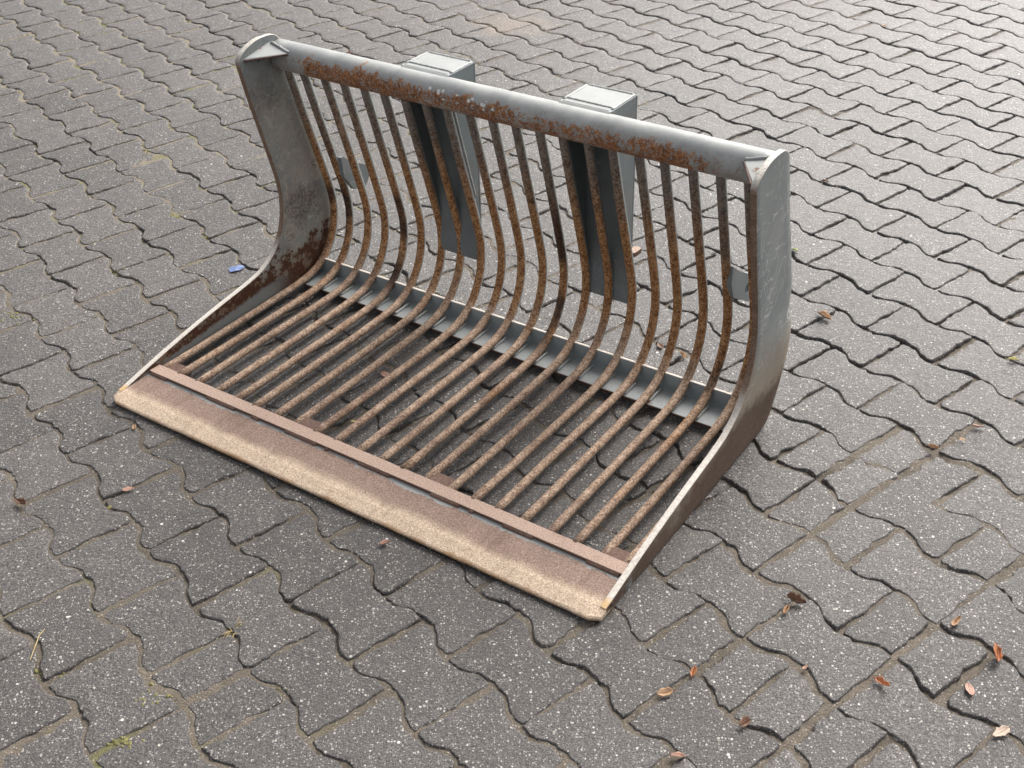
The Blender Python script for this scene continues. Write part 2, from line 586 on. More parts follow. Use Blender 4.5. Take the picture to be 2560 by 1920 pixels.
# ------------------------------------------------------------------ ground: sand bed, double-T paving stones, water in the joints
LA = math.radians(-51.918)                       # lattice direction, surveyed from the joints
UD, VD = Vector((math.cos(LA), math.sin(LA), 0)), Vector((-math.sin(LA), math.cos(LA), 0))
L0 = Vector((-.84, 1.9545, 0))
PU, PV, FL, WA = .2, .1413, .0815, .0598


def in_wet(x, y):
    c1, c2, c3 = pix(2120, 640), pix(2420, 260), pix(1930, 850)
    g = lambda c, r: np.exp(-(((x - c.x) ** 2 + (y - c.y) ** 2) / r ** 2))
    return np.clip(g(c1, .42) * 1.2 + g(c2, .6) * .9 + g(c3, .25) * .8, 0, 1)


def sand_height(x, y):
    a = vnoise(x, y, .16, 1)
    b = vnoise(x, y, .045, 2)
    c = vnoise(x, y, .014, 3)
    big = vnoise(x, y, .9, 4)
    # joints are fuller to the left, emptier and washed out to the right
    fill = np.where(y < 2.3, .0010, np.clip((-.1 - x) / 1.4, -1, 1) * .0020)
    h = -.0054 + .0085 * (a - .5) + .0090 * (b - .5) + .0030 * (c - .5) + .0030 * (big - .5) + fill
    h = h - .0052 * in_wet(x, y)
    return np.minimum(h, -.0024 - .0022 * c)


def sand_sheet():
    xs = np.concatenate([np.arange(-6, -2.4, .1), np.arange(-2.4, 2.4, .009), np.arange(2.4, 6.01, .1)])
    ys = np.concatenate([np.arange(-1, 1.0, .1), np.arange(1.0, 5.6, .009), np.arange(5.6, 9.01, .1)])
    X, Y = np.meshgrid(xs, ys, indexing='ij')
    Z = sand_height(X, Y)
    nx, ny = len(xs), len(ys)
    v = np.stack([X, Y, Z], -1).reshape(-1, 3)
    i = np.arange(nx - 1)[:, None] * ny + np.arange(ny - 1)[None]
    f = np.stack([i, i + ny, i + ny + 1, i + 1], -1).reshape(-1)
    me = bpy.data.meshes.new('pavement')
    me.vertices.add(len(v))
    me.vertices.foreach_set('co', v.ravel())
    nf = len(f) // 4
    me.loops.add(len(f))
    me.loops.foreach_set('vertex_index', f)
    me.polygons.add(nf)
    me.polygons.foreach_set('loop_start', np.arange(nf) * 4)
    me.polygons.foreach_set('loop_total', np.full(nf, 4))
    me.polygons.foreach_set('use_smooth', np.ones(nf, bool))
    me.update(calc_edges=True)
    me.materials.append(M_sand)
    o = bpy.data.objects.new('pavement', me)
    col.objects.link(o)
    return tag(o, 'worn grey double-T concrete paving with sand in the joints', kind='structure')


pavement = sand_sheet()


def edge_v(u):
    """half width of a double-T stone at a place along its length"""
    a = abs(u)
    t = min(max((a - .034) / .032, 0), 1)
    return WA + (FL - WA) * t


def stone_outline(u0, u1, seed):
    r = random.Random(seed)
    pts = []
    N = max(int(round((u1 - u0) / .0085)), 6)
    jt = lambda s=.0016: r.gauss(0, s)
    top, bot = [], []
    for k in range(N + 1):
        u = u0 + (u1 - u0) * k / N
        top.append([u, edge_v(u)])
        bot.append([u, -edge_v(u)])
    right = [[u1, edge_v(u1) * (1 - 2 * k / 14)] for k in range(1, 14)]
    left = [[u0, -edge_v(u0) * (1 - 2 * k / 14)] for k in range(1, 14)]
    pts = top + right + bot[::-1] + left
    n = len(pts)
    # round corners and roughen, with a few chips
    P = [Vector(p) for p in pts]
    P = [P[i] * .66 + (P[i - 1] + P[(i + 1) % n]) * .17 for i in range(n)]
    cx = sum(P, Vector((0, 0))) / n
    ph = [r.uniform(0, 6.28) for _ in range(6)]
    for i in range(n):
        d = (P[i] - cx).normalized()
        a = i / n * 6.283
        w = .0011 * math.sin(5 * a + ph[0]) + .0011 * math.sin(9 * a + ph[1]) + .0009 * math.sin(19 * a + ph[2]) + .0009 * math.sin(31 * a + ph[3]) + jt(.0013)
        P[i] = P[i] - d * (.0033 + w)
    for _ in range(r.choice((0, 1, 2, 2, 3, 4))):
        c = r.randrange(n)
        amp = r.uniform(.002, .007)
        for k in range(-3, 4):
            i = (c + k) % n
            P[i] = P[i] - (P[i] - cx).normalized() * amp * (1 - abs(k) / 4)
    return P


def stone_data(u0, u1, seed):
    P = stone_outline(u0, u1, seed)
    r = random.Random(seed + 999)
    n = len(P)
    c = sum(P, Vector((0, 0))) / n
    def inset(d, z, jz):
        out = []
        for i in range(n):
            t = (P[(i + 4) % n] - P[i - 4]).normalized()
            nrm = Vector((-t.y, t.x))          # outline runs clockwise: this points outward
            q = P[i] - nrm * d
            out.append((q.x, q.y, z + r.uniform(-jz, jz)))
        return out
    v = inset(0, -.055, 0) + inset(-.0003, -.0080, .0015) + inset(.0014, -.0022, .0010) + inset(.0036, -.0005, .0004) + [(c.x + (p.x - c.x) * .72, c.y + (p.y - c.y) * .72, .0001) for p in P]
    v.append((c.x, c.y, .0005))
    f = []
    for k in range(4):
        for i in range(n):
            j = (i + 1) % n
            f.append((k * n + j, k * n + i, (k + 1) * n + i, (k + 1) * n + j))
    for i in range(n):
        f.append((4 * n + (i + 1) % n, 4 * n + i, 5 * n))
    return v, f


a2 = .0995
WHOLE = [stone_data(-a2, a2, 100 + k) for k in range(26)]
HALF_A = [stone_data(-a2, -.004, 300 + k) for k in range(4)]
HALF_B = [stone_data(.004, a2, 320 + k) for k in range(4)]


def mk(data, name='paving_stone'):
    me = bpy.data.meshes.new(name)
    me.from_pydata(data[0], [], data[1])
    n_ = (len(data[0]) - 1) // 5
    me.polygons.foreach_set('use_smooth', [n_ <= k < 3 * n_ for k in range(len(me.polygons))])
    me.materials.append(M_stone)
    me.update()
    # orient outward
    bm = bmesh.new()
    bm.from_mesh(me)
    bmesh.ops.recalc_face_normals(bm, faces=bm.faces)
    if sum(f.normal.z for f in bm.faces if abs(f.normal.z) > .9) < 0:
        bmesh.ops.reverse_faces(bm, faces=bm.faces)
    bm.to_mesh(me)
    bm.free()
    return me


ME_W, ME_A, ME_B = [mk(d) for d in WHOLE], [mk(d) for d in HALF_A], [mk(d) for d in HALF_B]


def cam_view(q):
    d = Vector(q) - Vector((0, 0, CAM_H))
    z = d.dot(fw)
    if z < .1:
        return None
    return 1280 + FPX * d.dot(cr) / z, 960 - FPX * d.dot(cu) / z, z


broken = set()
stones = []
for r in range(-45, 62):
    for i in range(-70, 70):
        u = i + (.5 if r % 2 else 0) + .5
        q = L0 + UD * (PU * u) + VD * (PV * r + FL - .004)
        if not (-4.2 < q.x < 4.2 and .2 < q.y < 7.6):
            continue
        s = cam_view(q)
        vis = s is not None and -70 < s[0] < 2630 and -70 < s[1] < 1990
        stones.append((s[2] if vis else 99 + q.length, q, r, i))
stones.sort(key=lambda s: s[0])
# a few stones lie in two pieces in the disturbed paving at the lower right and at the left edge
SPLIT = [pix(*p) for p in ((2150, 1370), (2220, 1150), (1690, 1700), (1960, 1830), (2180, 1620), (2420, 1400), (2010, 1130), (640, 1640), (1760, 1250))]
for sp in SPLIT:
    k = min(range(len(stones)), key=lambda k: (stones[k][1] - sp).length)
    broken.add((stones[k][2], stones[k][3]))
far_v, far_f = [], []
count = 0
for dist, q, r, i in stones:
    rr = random.Random(r * 977 + i * 131)
    rough_zone = math.exp(-((q - pix(2150, 1500)).length / .55) ** 2)
    sgn = rr.choice((0, math.pi))
    jx = rr.gauss(0, .0014 + .003 * rough_zone)
    jy = rr.gauss(0, .0014 + .003 * rough_zone)
    ang = LA + rr.gauss(0, .010 + .022 * rough_zone)
    dz = rr.uniform(-.0022, .0010)
    tx, ty = rr.gauss(0, .0075), rr.gauss(0, .0075)
    pieces = []
    if (r, i) in broken:
        for lst, dat in ((ME_A, HALF_A), (ME_B, HALF_B)):
            k = rr.randrange(4)
            pieces.append((lst[k], dat[k], rr.gauss(0, .02), rr.uniform(-.0012, .0004)))
    else:
        k = rr.randrange(len(ME_W))
        pieces.append((ME_W[k], WHOLE[k], 0, 0))
    for me, dat, da, ddz in pieces:
        mw = Matrix.Translation(q + Vector((jx, jy, dz + ddz))) @ Matrix.Rotation(ang + da + (sgn if len(pieces) == 1 else 0), 4, 'Z') @ Matrix.Rotation(tx, 4, 'X') @ Matrix.Rotation(ty, 4, 'Y')
        if count < 300 and dist < 90:
            o = bpy.data.objects.new('paving_stone', me)
            col.objects.link(o)
            o.matrix_world = mw
            o.parent = pavement
            count += 1
        else:
            b0 = len(far_v)
            far_v += [tuple(mw @ Vector(v)) for v in dat[0]]
            far_f += [tuple(b0 + k for k in f) for f in dat[1]]
far = mesh_obj('paving_stone_field', far_v, far_f, M_stone, pavement, True)
bm = bmesh.new()
bm.from_mesh(far.data)
bmesh.ops.recalc_face_normals(bm, faces=bm.faces)
bm.to_mesh(far.data)
bm.free()
tag(far, kind='stuff')


def puddle():
    """rain water standing in the low joints at the right"""
    c = [pix(2130, 560), pix(2400, 250)]
    bm = bmesh.new()
    for cc, rx in ((c[0], .50), (c[1], .40)):
        ring = []
        for k in range(48):
            a = k / 48 * 2 * math.pi
            rad = rx * (1 + .12 * math.sin(3 * a + 1) + .07 * math.sin(7 * a))
            ring.append(bm.verts.new((cc.x + rad * math.cos(a), cc.y + rad * math.sin(a) * .9, -.0068 if cc is c[0] else -.0074)))
        bm.faces.new(ring)
    o = bm_obj('water', bm, M_water)
    return tag(o, kind='structure')


puddle()

# ------------------------------------------------------------------ the skeleton bucket
W = 1.291
bucket = bpy.data.objects.new('skeleton_bucket', None)
col.objects.link(bucket)
bucket.location = (-.9171, 2.2986, .003)
bucket.rotation_euler = (0, 0, math.radians(-35.102))
bucket.empty_display_size = .2
tag(bucket, 'rusty grey skeleton loader bucket with curved round bars lying on the paving', 'bucket')

TH = .013
front = smooth_path([(.030, .017), (.174, .048), (.317, .073), (.47, .095), (.522, .111), (.560, .138), (.590, .180), (.605, .230), (.607, .285), (.597, .345), (.572, .45), (.550, .545), (.533, .628)], 64)
front += smooth_path([(.5335, .632), (.541, .643), (.565, .656), (.600, .665), (.640, .664)], 12)
back = smooth_path([(.030, .0005), (.174, .0005), (.4, .0005), (.60, .0005), (.676, .001), (.715, .008), (.733, .030), (.762, .082), (.783, .140), (.790, .190), (.788, .235), (.765, .33), (.734, .444), (.711, .515), (.690, .59), (.679, .628)], 64)
back += smooth_path([(.678, .634), (.674, .645), (.665, .655), (.654, .661), (.642, .664)], 12)


def side_plate(x_out, x_in, mat, dents):
    NB = 9
    N = len(front)
    vv, ff, fmi = [], [], []
    for sgn, x in ((0, x_in), (1, x_out)):
        for k in range(N):
            for j in range(NB):
                t = j / (NB - 1)
                q = front[k].lerp(back[k], t)
                dx = sum(a * math.exp(-((q.x - cy) / ry) ** 2 - ((q.y - cz) / rz) ** 2) for cy, cz, ry, rz, a in dents)
                # slightly eased rims
                vv.append((x + dx, q.x, q.y))
    off = N * NB
    for s in (0, 1):
        for k in range(N - 1):
            for j in range(NB - 1):
                a = s * off + k * NB + j
                ff.append((a, a + 1, a + NB + 1, a + NB) if s else (a, a + NB, a + NB + 1, a + 1))
                fmi.append(0)
    def rim(seq):
        for p, q in zip(seq, seq[1:]):
            ff.append((p, q, q + off, p + off))
            fmi.append(1)
    rim([k * NB for k in range(N)])
    rim([k * NB + NB - 1 for k in range(N)][::-1])
    rim([j for j in range(NB)][::-1])
    rim([(N - 1) * NB + j for j in range(NB)])
    me = bpy.data.meshes.new('side_plate')
    me.from_pydata(vv, [], ff)
    me.materials.append(mat)
    me.materials.append(M_rim)
    me.polygons.foreach_set('material_index', fmi)
    bm = bmesh.new()
    bm.from_mesh(me)
    bmesh.ops.remove_doubles(bm, verts=bm.verts, dist=1e-5)
    bmesh.ops.recalc_face_normals(bm, faces=bm.faces)
    edges = [e for e in bm.edges if len(e.link_faces) == 2 and e.link_faces[0].material_index != e.link_faces[1].material_index]
    bmesh.ops.bevel(bm, geom=edges, offset=.0014, segments=2, affect='EDGES', profile=.5, material=1)
    for f in bm.faces:
        f.smooth = True
    bm.to_mesh(me)
    bm.free()
    try:
        me.set_sharp_from_angle(angle=math.radians(50))
    except Exception:
        pass
    o = bpy.data.objects.new('side_plate', me)
    col.objects.link(o)
    o.parent = bucket
    return o


side_plate(0, TH, M_plate_l, [(.70, .25, .06, .08, -.002), (.68, .45, .05, .1, .0015)])['label'] = 'side plate with dirt film and rust on its inner face'
side_plate(W, W - TH, M_plate_r, [(.775, .26, .05, .035, -.006), (.74, .19, .05, .05, .004), (.62, .05, .09, .05, -.003), (.70, .45, .05, .1, -.0015)])['label'] = 'scratched side plate, grey above and rust brown below'

# bars
TR = .0105
bar_path = [(.664, .600), (.686, .520), (.708, .440), (.732, .355), (.750, .290), (.763, .240), (.771, .195), (.769, .150), (.757, .108), (.733, .070), (.700, .042), (.660, .0265), (.615, .0205), (.56, .0185), (.48, .0180), (.38, .0180), (.26, .0185), (.141, .0190)]
core = smooth_path(bar_path, 46)
for v in range(4):
    pass


def bar_mesh(seed):
    r = random.Random(seed)
    a, b, c = r.gauss(0, .0014), r.gauss(0, .0016), r.uniform(0, 6)
    path = []
    for k, p in enumerate(core):
        s = k / (len(core) - 1)
        path.append((a * math.sin(s * 5 + c), p.x + b * math.sin(s * 6 + c) * math.sin(s * 3.14), p.y + .0008 * math.sin(s * 9 + c)))
    rad = [0.0104 - .0014 * min(max((k / (len(core) - 1) - .42) / .3, 0), 1) for k in range(len(core))]
    vs_, fs = sweep(path, rad, 14)
    me = bpy.data.meshes.new('tine')
    me.from_pydata([tuple(v) for v in vs_], [], fs)
    me.polygons.foreach_set('use_smooth', [len(p.vertices) == 4 for p in me.polygons])
    me.materials.append(M_tine)
    bm = bmesh.new()
    bm.from_mesh(me)
    bmesh.ops.recalc_face_normals(bm, faces=bm.faces)
    bm.to_mesh(me)
    bm.free()
    return me


TM = [bar_mesh(s) for s in range(7)]
TX = [.0815 + .0596 * k for k in range(20)]
for k, x in enumerate([.0265] + TX + [W - .0265]):
    o = bpy.data.objects.new('tine', TM[k % 7])
    col.objects.link(o)
    o.parent = bucket
    o.location = (x + random.gauss(0, .0012), 0, 0)
    if k in (0, 21):
        o['label'] = 'edge bar welded along the side plate'

# top tube
TY, TZ, TRR = .663, .6120, .0350
path = [(TH - .001 + (W - 2 * TH + .002) * k / 40, TY, TZ) for k in range(41)]
vs_, fs = sweep(path, TRR, 32)
tube = mesh_obj('top_tube', vs_, fs, M_tube, bucket, True)
tag(tube, 'round top tube, grey with scraped rust and white flecks')
bm = bmesh.new(); bm.from_mesh(tube.data); bmesh.ops.recalc_face_normals(bm, faces=bm.faces); bm.to_mesh(tube.data); bm.free()


def bead(name, a, b, r, mat, parent, wob=.25, step=.004):
    """weld bead: an uneven ridge from a to b"""
    a, b = Vector(a), Vector(b)
    n = max(int((b - a).length / step), 3)
    rr = [r * (.8 + wob * abs(math.sin(k * 1.9)) + random.uniform(0, wob)) for k in range(n + 1)]
    rr[0] = rr[-1] = r * .3
    vs_, fs = sweep([a.lerp(b, k / n) + Vector((random.uniform(-1, 1), random.uniform(-1, 1), random.uniform(-1, 1))) * r * .12 for k in range(n + 1)], rr, 8)
    return mesh_obj(name, vs_, fs, mat, parent, True)


# triangular gussets closing the corners between tube and side plates
for s in (0, 1):
    x0 = TH if s == 0 else W - TH
    d = 1 if s == 0 else -1
    A = Vector((x0, .545, .634))
    B = Vector((x0, .640, .650))
    C = Vector((x0 + d * .060, .634, .632))
    nrm = (B - A).cross(C - A).normalized()
    if nrm.z < 0:
        nrm = -nrm
    t = .006
    bmg = bmesh.new()
    lo = [bmg.verts.new(p - nrm * t) for p in (A, B, C)]
    hi = [bmg.verts.new(p) for p in (A, B, C)]
    bmg.faces.new(hi); bmg.faces.new(lo[::-1])
    for i in range(3):
        bmg.faces.new((lo[i], lo[(i + 1) % 3], hi[(i + 1) % 3], hi[i]))
    bmesh.ops.recalc_face_normals(bmg, faces=bmg.faces)
    bmesh.ops.bevel(bmg, geom=list(bmg.edges), offset=.0012, segments=1, affect='EDGES')
    g = bm_obj('gusset', bmg, M_weld, bucket)
    bead('weld_bead', C + Vector((0, .002, .001)), B + Vector((d * .004, -.003, 0)), .0035, M_weld, g)
    bead('weld_bead', C + Vector((0, 0, -.002)), A + Vector((d * .003, 0, -.003)), .0022, M_dark, g)

# cutting edge (lip), wear bar, tabs
lip_prof = [(.0, .0035), (.002, .0008), (.124, .0005), (.124, .0195), (.050, .0190), (.030, .0165), (.004, .0095), (.0005, .0072)]
bml = bmesh.new()
NX = 60
rows = []
for k in range(NX + 1):
    x = W * k / NX
    # ends of the edge rounded off by wear
    e = min(x, W - x)
    rec = .012 * max(0, 1 - e / .012) ** 2 + .0008 * math.sin(k * .7) + .0006 * math.sin(k * 1.9)
    rows.append([bml.verts.new((x, y + max(rec, 0) * max(0, 1 - y / .05), z + (.0006 * math.sin(k * 1.1 + y * 60) if z > .005 and y < .1 else 0))) for y, z in lip_prof])
for k in range(NX):
    for i in range(len(lip_prof)):
        j = (i + 1) % len(lip_prof)
        bml.faces.new((rows[k][i], rows[k + 1][i], rows[k + 1][j], rows[k][j]))
bml.faces.new(rows[0]); bml.faces.new(rows[-1][::-1])
lip = bm_obj('cutting_edge', bml, M_lip, bucket)
lip['label'] = 'flat cutting edge with pale worn bevel'

wear = prism('wear_bar', [(.1135, .0192), (.1445, .0192), (.1445, .0275), (.1135, .0275)], 'x', TH + .001, W - TH - .001, M_bar, bucket, .0018)
wear['label'] = 'pinkish worn bar across the cutting edge'
for i, (xa, xb) in enumerate(((.02, .072), (.2, .29), (.34, .362), (.44, .53), (.555, .562), (.645, .73), (.835, .905), (.93, .94), (1.01, 1.08), (1.20, 1.27))):
    prism('weld_step', [(.1085, .0192), (.1145, .0192), (.1145, .0262), (.1105, .0245)], 'x', xa, xb, M_brown, wear, .001, 1)
tab_x = [(TH + .004, TX[0] + .004), (TX[6], TX[7]), (TX[12], TX[13]), (TX[19] - .004, W - TH - .004)]
for xa, xb in tab_x:
    prism('tab', [(.140, .006), (.176, .006), (.176, .0235), (.140, .0235)], 'x', xa, xb, M_brown, bucket, .0015)

# angle iron under the bend of the bars
AY = .708
angle = prism('angle_iron', [(AY - .080, .0068), (AY + .004, .0068), (AY + .004, .050), (AY - .002, .050), (AY - .002, .0126), (AY - .080, .0126)], 'x', TH + .0005, W - TH - .0005, M_angle, bucket, .0014)
angle['label'] = 'grey angle iron welded under the bend of the bars'
prism('worn_edge', [(AY - .0026, .0502), (AY + .0046, .0502), (AY + .0040, .0518), (AY - .0018, .0518)], 'x', TH + .003, W - TH - .003, M_rim, angle, .0005, 1)
prism('rusty_edge', [(AY - .0822, .0072), (AY - .0802, .0072), (AY - .0802, .0132), (AY - .0822, .0124)], 'x', TH + .003, W - TH - .003, M_dark, angle, .0004, 1)
for x in TX:
    for s in (-1, 1):
        bead('weld_bead', (x + s * .0066, .632, .0138), (x + s * .0072, .690 + random.uniform(-.008, .006), .0150), .0036, M_weld, angle, .35, .003)

# hollow posts behind the tube: open towards the bars
def core_y(z):
    best = min((p for p in core if p.x > .6), key=lambda p: abs(p.y - z))
    return best.x


for (xa, xb, yb) in ((.375, .506, .770), (.786, .909, .782)):
    post = bpy.data.objects.new('post', None)
    col.objects.link(post)
    post.parent = bucket
    post.empty_display_size = .05
    zs = [.600, .55, .50, .45, .40, .35, .30, .26]
    wall = [(yb - .006, .6490), (TY + .012, .6490)] + [(min(core_y(z) + .006, yb - .008), z) for z in zs] + [(yb - .0062, .22)]
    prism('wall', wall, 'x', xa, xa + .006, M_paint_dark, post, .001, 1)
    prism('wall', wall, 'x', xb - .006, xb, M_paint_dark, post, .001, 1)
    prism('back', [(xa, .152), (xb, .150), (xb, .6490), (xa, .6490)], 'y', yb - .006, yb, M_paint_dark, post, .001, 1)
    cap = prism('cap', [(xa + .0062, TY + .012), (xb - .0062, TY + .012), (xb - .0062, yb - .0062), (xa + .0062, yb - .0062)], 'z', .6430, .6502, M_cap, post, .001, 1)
    for p, q in (((xb - .005, TY + .02, .6490), (xb - .005, yb - .004, .6490)), ((xa + .004, TY + .030, .6495), (xb - .006, TY + .028, .6495)), ((xb - .006, yb - .005, .6490), (xa + .006, yb - .005, .6490)), ((xa + .005, yb - .006, .6490), (xa + .005, TY + .02, .6490))):
        bead('weld_bead', p, q, .0032, M_weld, cap)
    prism('weld_fillet', [(TY - .002, TZ + TRR - .003), (TY + .010, .6494), (TY + .020, .6494), (TY + .020, .636)], 'x', xa + .001, xb - .001, M_cap, cap, .001, 1)
    bead('weld_bead', (xb - .001, core_y(.57) + .010, .58), (xb - .001, core_y(.33) + .010, .33), .0028, M_weld, post)

# mounting lugs behind the bars
def lug(x, outline, hole, th, name, mat, flange=None):
    bm = bmesh.new()
    n = 84
    ring = [(hole[0] + hole[2] * math.cos(2 * math.pi * k / n), hole[1] + hole[2] * math.sin(2 * math.pi * k / n)) for k in range(n)]
    # outer ring resampled radially so the hole can be bridged with quads
    outer = []
    for k in range(n):
        a = 2 * math.pi * k / n
        d = Vector((math.cos(a), math.sin(a)))
        bt = None
        for i in range(len(outline)):
            p, q = Vector(outline[i]), Vector(outline[(i + 1) % len(outline)])
            e = q - p
            den = d.x * e.y - d.y * e.x
            if abs(den) < 1e-9:
                continue
            w = p - Vector(hole[:2])
            t = (w.x * e.y - w.y * e.x) / den
            s = (w.x * d.y - w.y * d.x) / den
            if t > 0 and -1e-6 <= s <= 1 + 1e-6 and (bt is None or t < bt):
                bt = t
        outer.append((hole[0] + d.x * bt, hole[1] + d.y * bt))
    R = {}
    for tag_, pts in (('i', ring), ('o', outer)):
        for s, xx in ((0, x), (1, x + th)):
            R[tag_, s] = [bm.verts.new((xx, *p)) for p in pts]
    for k in range(n):
        j = (k + 1) % n
        for s in (0, 1):
            bm.faces.new((R['i', s][k], R['i', s][j], R['o', s][j], R['o', s][k]))
        for c in 'io':
            bm.faces.new((R[c, 0][k], R[c, 0][j], R[c, 1][j], R[c, 1][k]))
    return bm_obj(name, bm, mat, bucket)


lug(1.160, [(.735, .345), (.775, .315), (.82, .288), (.862, .272), (.872, .245), (.860, .214), (.832, .212), (.752, .262), (.735, .30)], (.822, .252, .0125), .012, 'lug', M_paint)
ll = lug(.098, [(.730, .352), (.765, .322), (.832, .286), (.836, .268), (.812, .236), (.768, .244), (.735, .29)], (.79, .280, .004), .012, 'lug', M_paint)
lug(.846, [(.780, .50), (.842, .478), (.866, .455), (.866, .42), (.842, .392), (.780, .36)], (.832, .43, .012), .012, 'hook', M_paint)
ear = prism('ear', [(.895, .786), (.912, .786), (.914, .80), (.914, .815), (.90, .818), (.895, .815)], 'z', .268, .280, M_bar, bucket, .0015)

# ------------------------------------------------------------------ leaves, a paper scrap, tufts of grass
def leaf_mat(name, a, b):
    m = Mat(name)
    p = m.obj
    f = m.noise(p, 90, 4, .7)
    c = m.mix(f, a, b)
    s = m.sep(p)
    c = m.mix(m.step(m.math('ABSOLUTE', s[1]), .0012, .0004), c, tuple(x * .6 for x in a))
    m.set(color=c, rough=.6, spec=.4, normal=m.bump(f, .3, .001))
    return m.m


LM = {
    'brown': leaf_mat('leaf_brown', (.085, .038, .02), (.21, .105, .06)),
    'orange': leaf_mat('leaf_orange', (.27, .085, .03), (.50, .21, .09)),
    'pink': leaf_mat('leaf_pink', (.33, .165, .12), (.52, .33, .25)),
    'pale': leaf_mat('leaf_pale', (.42, .30, .22), (.62, .49, .39)),
    'tan': leaf_mat('leaf_tan', (.30, .165, .085), (.52, .34, .20)),
    'yellow': leaf_mat('leaf_yellow', (.42, .36, .12), (.62, .56, .26)),
    'lemon': leaf_mat('leaf_lemon', (.35, .42, .08), (.58, .60, .2)),
}


def leaf(px, py, size, kind, label, curl=.5, rot=None, lift=.002):
    nu, nv = 10, 6
    r = random.Random(int(px * 7 + py))
    vv, ff = [], []
    bend = r.uniform(.5, 1.6) * curl
    fold, skew = r.uniform(0, 1.0), r.uniform(-.5, .5)
    size *= .85
    for i in range(nu + 1):
        s = i / nu
        w = r.uniform(.20, .36) * size * (math.sin(math.pi * s ** .85) ** .7) if i else 0
        if i in (0, nu):
            w = .0005
        for j in range(nv + 1):
            t = j / nv * 2 - 1
            x = (s - .5) * size
            y = t * w
            z = curl * (.5 + fold) * abs(t + skew) ** 1.3 * w + bend * .6 * size * (s - .45) ** 2 + r.uniform(-.05, .05) * size * curl
            vv.append((x, y * (1 - .25 * curl), z))
    for i in range(nu):
        for j in range(nv):
            a = i * (nv + 1) + j
            ff.append((a, a + 1, a + nv + 2, a + nv + 1))
    # stalk
    b0 = len(vv)
    sv, sf = sweep([(-.5 * size, 0, .001), (-.62 * size, .02 * size, .002), (-.72 * size, .05 * size, .001)], .0006, 5)
    vv += [tuple(v) for v in sv]
    ff += [tuple(b0 + k for k in f) for f in sf]
    zmin = min(v[2] for v in vv)
    vv = [(x, y, z - zmin) for x, y, z in vv]
    o = mesh_obj('fallen_leaf', vv, ff, LM[kind], None, True)
    q = pix(px, py)
    o.location = (q.x, q.y, lift)
    o.rotation_euler = (r.uniform(-.15, .15), r.uniform(-.15, .15), r.uniform(0, 6.28) if rot is None else rot)
    md = o.modifiers.new('thickness', 'SOLIDIFY')
    md.thickness = .0006
    return tag(o, label, 'leaf', 'fallen leaves on the paving')


LEAVES = [
    (55, 1261, .042, 'brown', 'dark brown crumpled leaf near the left picture edge', 1.0),
    (321, 1226, .030, 'pink', 'pinkish flat leaf on the paving left of the cutting edge', .3),
    (275, 1272, .014, 'yellow', 'tiny yellowish leaf scrap below the pinkish leaf, left of the bucket', .7),
    (336, 1070, .022, 'tan', 'slim tan leaf scrap just in front of the cutting edge left end', .3),
    (963, 1362, .026, 'pink', 'pinkish curled leaf just in front of the middle of the cutting edge', .8),
    (1989, 1507, .044, 'brown', 'large brown curled leaf stuck in a wide joint right of the bucket', .9),
    (1964, 1530, .026, 'tan', 'small rust-brown leaf touching the large curled leaf in the wide joint', .9),
    (1662, 1735, .036, 'tan', 'pale tan folded leaf on a stone below the bucket right corner', .5),
    (1734, 1682, .028, 'orange', 'reddish brown leaf in a joint, up and right of the pale tan folded leaf', .6),
    (2206, 1712, .036, 'orange', 'rusty orange leaf in the joint, lower right of the picture', .7),
    (2492, 1646, .048, 'orange', 'bright orange crumpled leaf close to the right picture edge', 1.0),
    (2423, 1727, .034, 'pink', 'pinkish oval leaf below the bright orange leaf', .4),
    (2501, 1834, .040, 'pale', 'pale cream oval leaf in the bottom right corner', .35),
    (2388, 1559, .034, 'tan', 'crumpled tan leaf in the joint, above the pinkish oval leaf', .9),
    (1861, 1814, .032, 'brown', 'dark brown leaf on a small stone near the bottom edge', .7),
    (1694, 1893, .028, 'pink', 'reddish leaf cut by the bottom picture edge', .6),
    (2012, 1672, .016, 'pink', 'tiny pink leaf scrap between the rusty orange leaf and the wide joint', .5),
    (2333, 1122, .028, 'tan', 'tan leaf at a joint crossing right of the side plate foot', .7),
    (2443, 1070, .030, 'pink', 'pale pink leaf at the far end of a joint near the right edge', .5),
    (2405, 1102, .020, 'tan', 'little tan leaf between the other two in the right-hand joint', .5),
    (965, 940, .040, 'pink', 'pinkish leaf on the ground beneath the bars, left of the middle', .3),
    (541, 884, .022, 'orange', 'small orange leaf under the first bars at the left', .6),
    (885, 1056, .018, 'yellow', 'small yellow leaf beneath the bars near the wear bar', .3),
    (1985, 627, .030, 'lemon', 'lemon yellow leaf beside the right side plate', .7),
    (2060, 795, .052, 'tan', 'long tan leaf in the wet joint right of the bucket', .6),
    (873, 134, .022, 'pink', 'small pinkish leaf behind the left part of the top tube', .5),
    (2063, 455, .026, 'pink', 'pinkish leaf in a dark joint behind the right top corner', .6),
    (2533, 902, .030, 'yellow', 'pale yellow leaf at the right picture edge', .6),
    (2210, 66, .030, 'tan', 'tan leaf in a joint near the top edge, upper right', .4),
    (1650, 868, .034, 'brown', 'brown leaf behind the bars, seen low between the right-hand bars', .5),
    (1706, 893, .036, 'tan', 'crumpled tan leaf behind the bars close to the angle iron right end', .9),
]
for L in LEAVES:
    leaf(L[0], L[1], L[2], L[3], L[4], L[5])

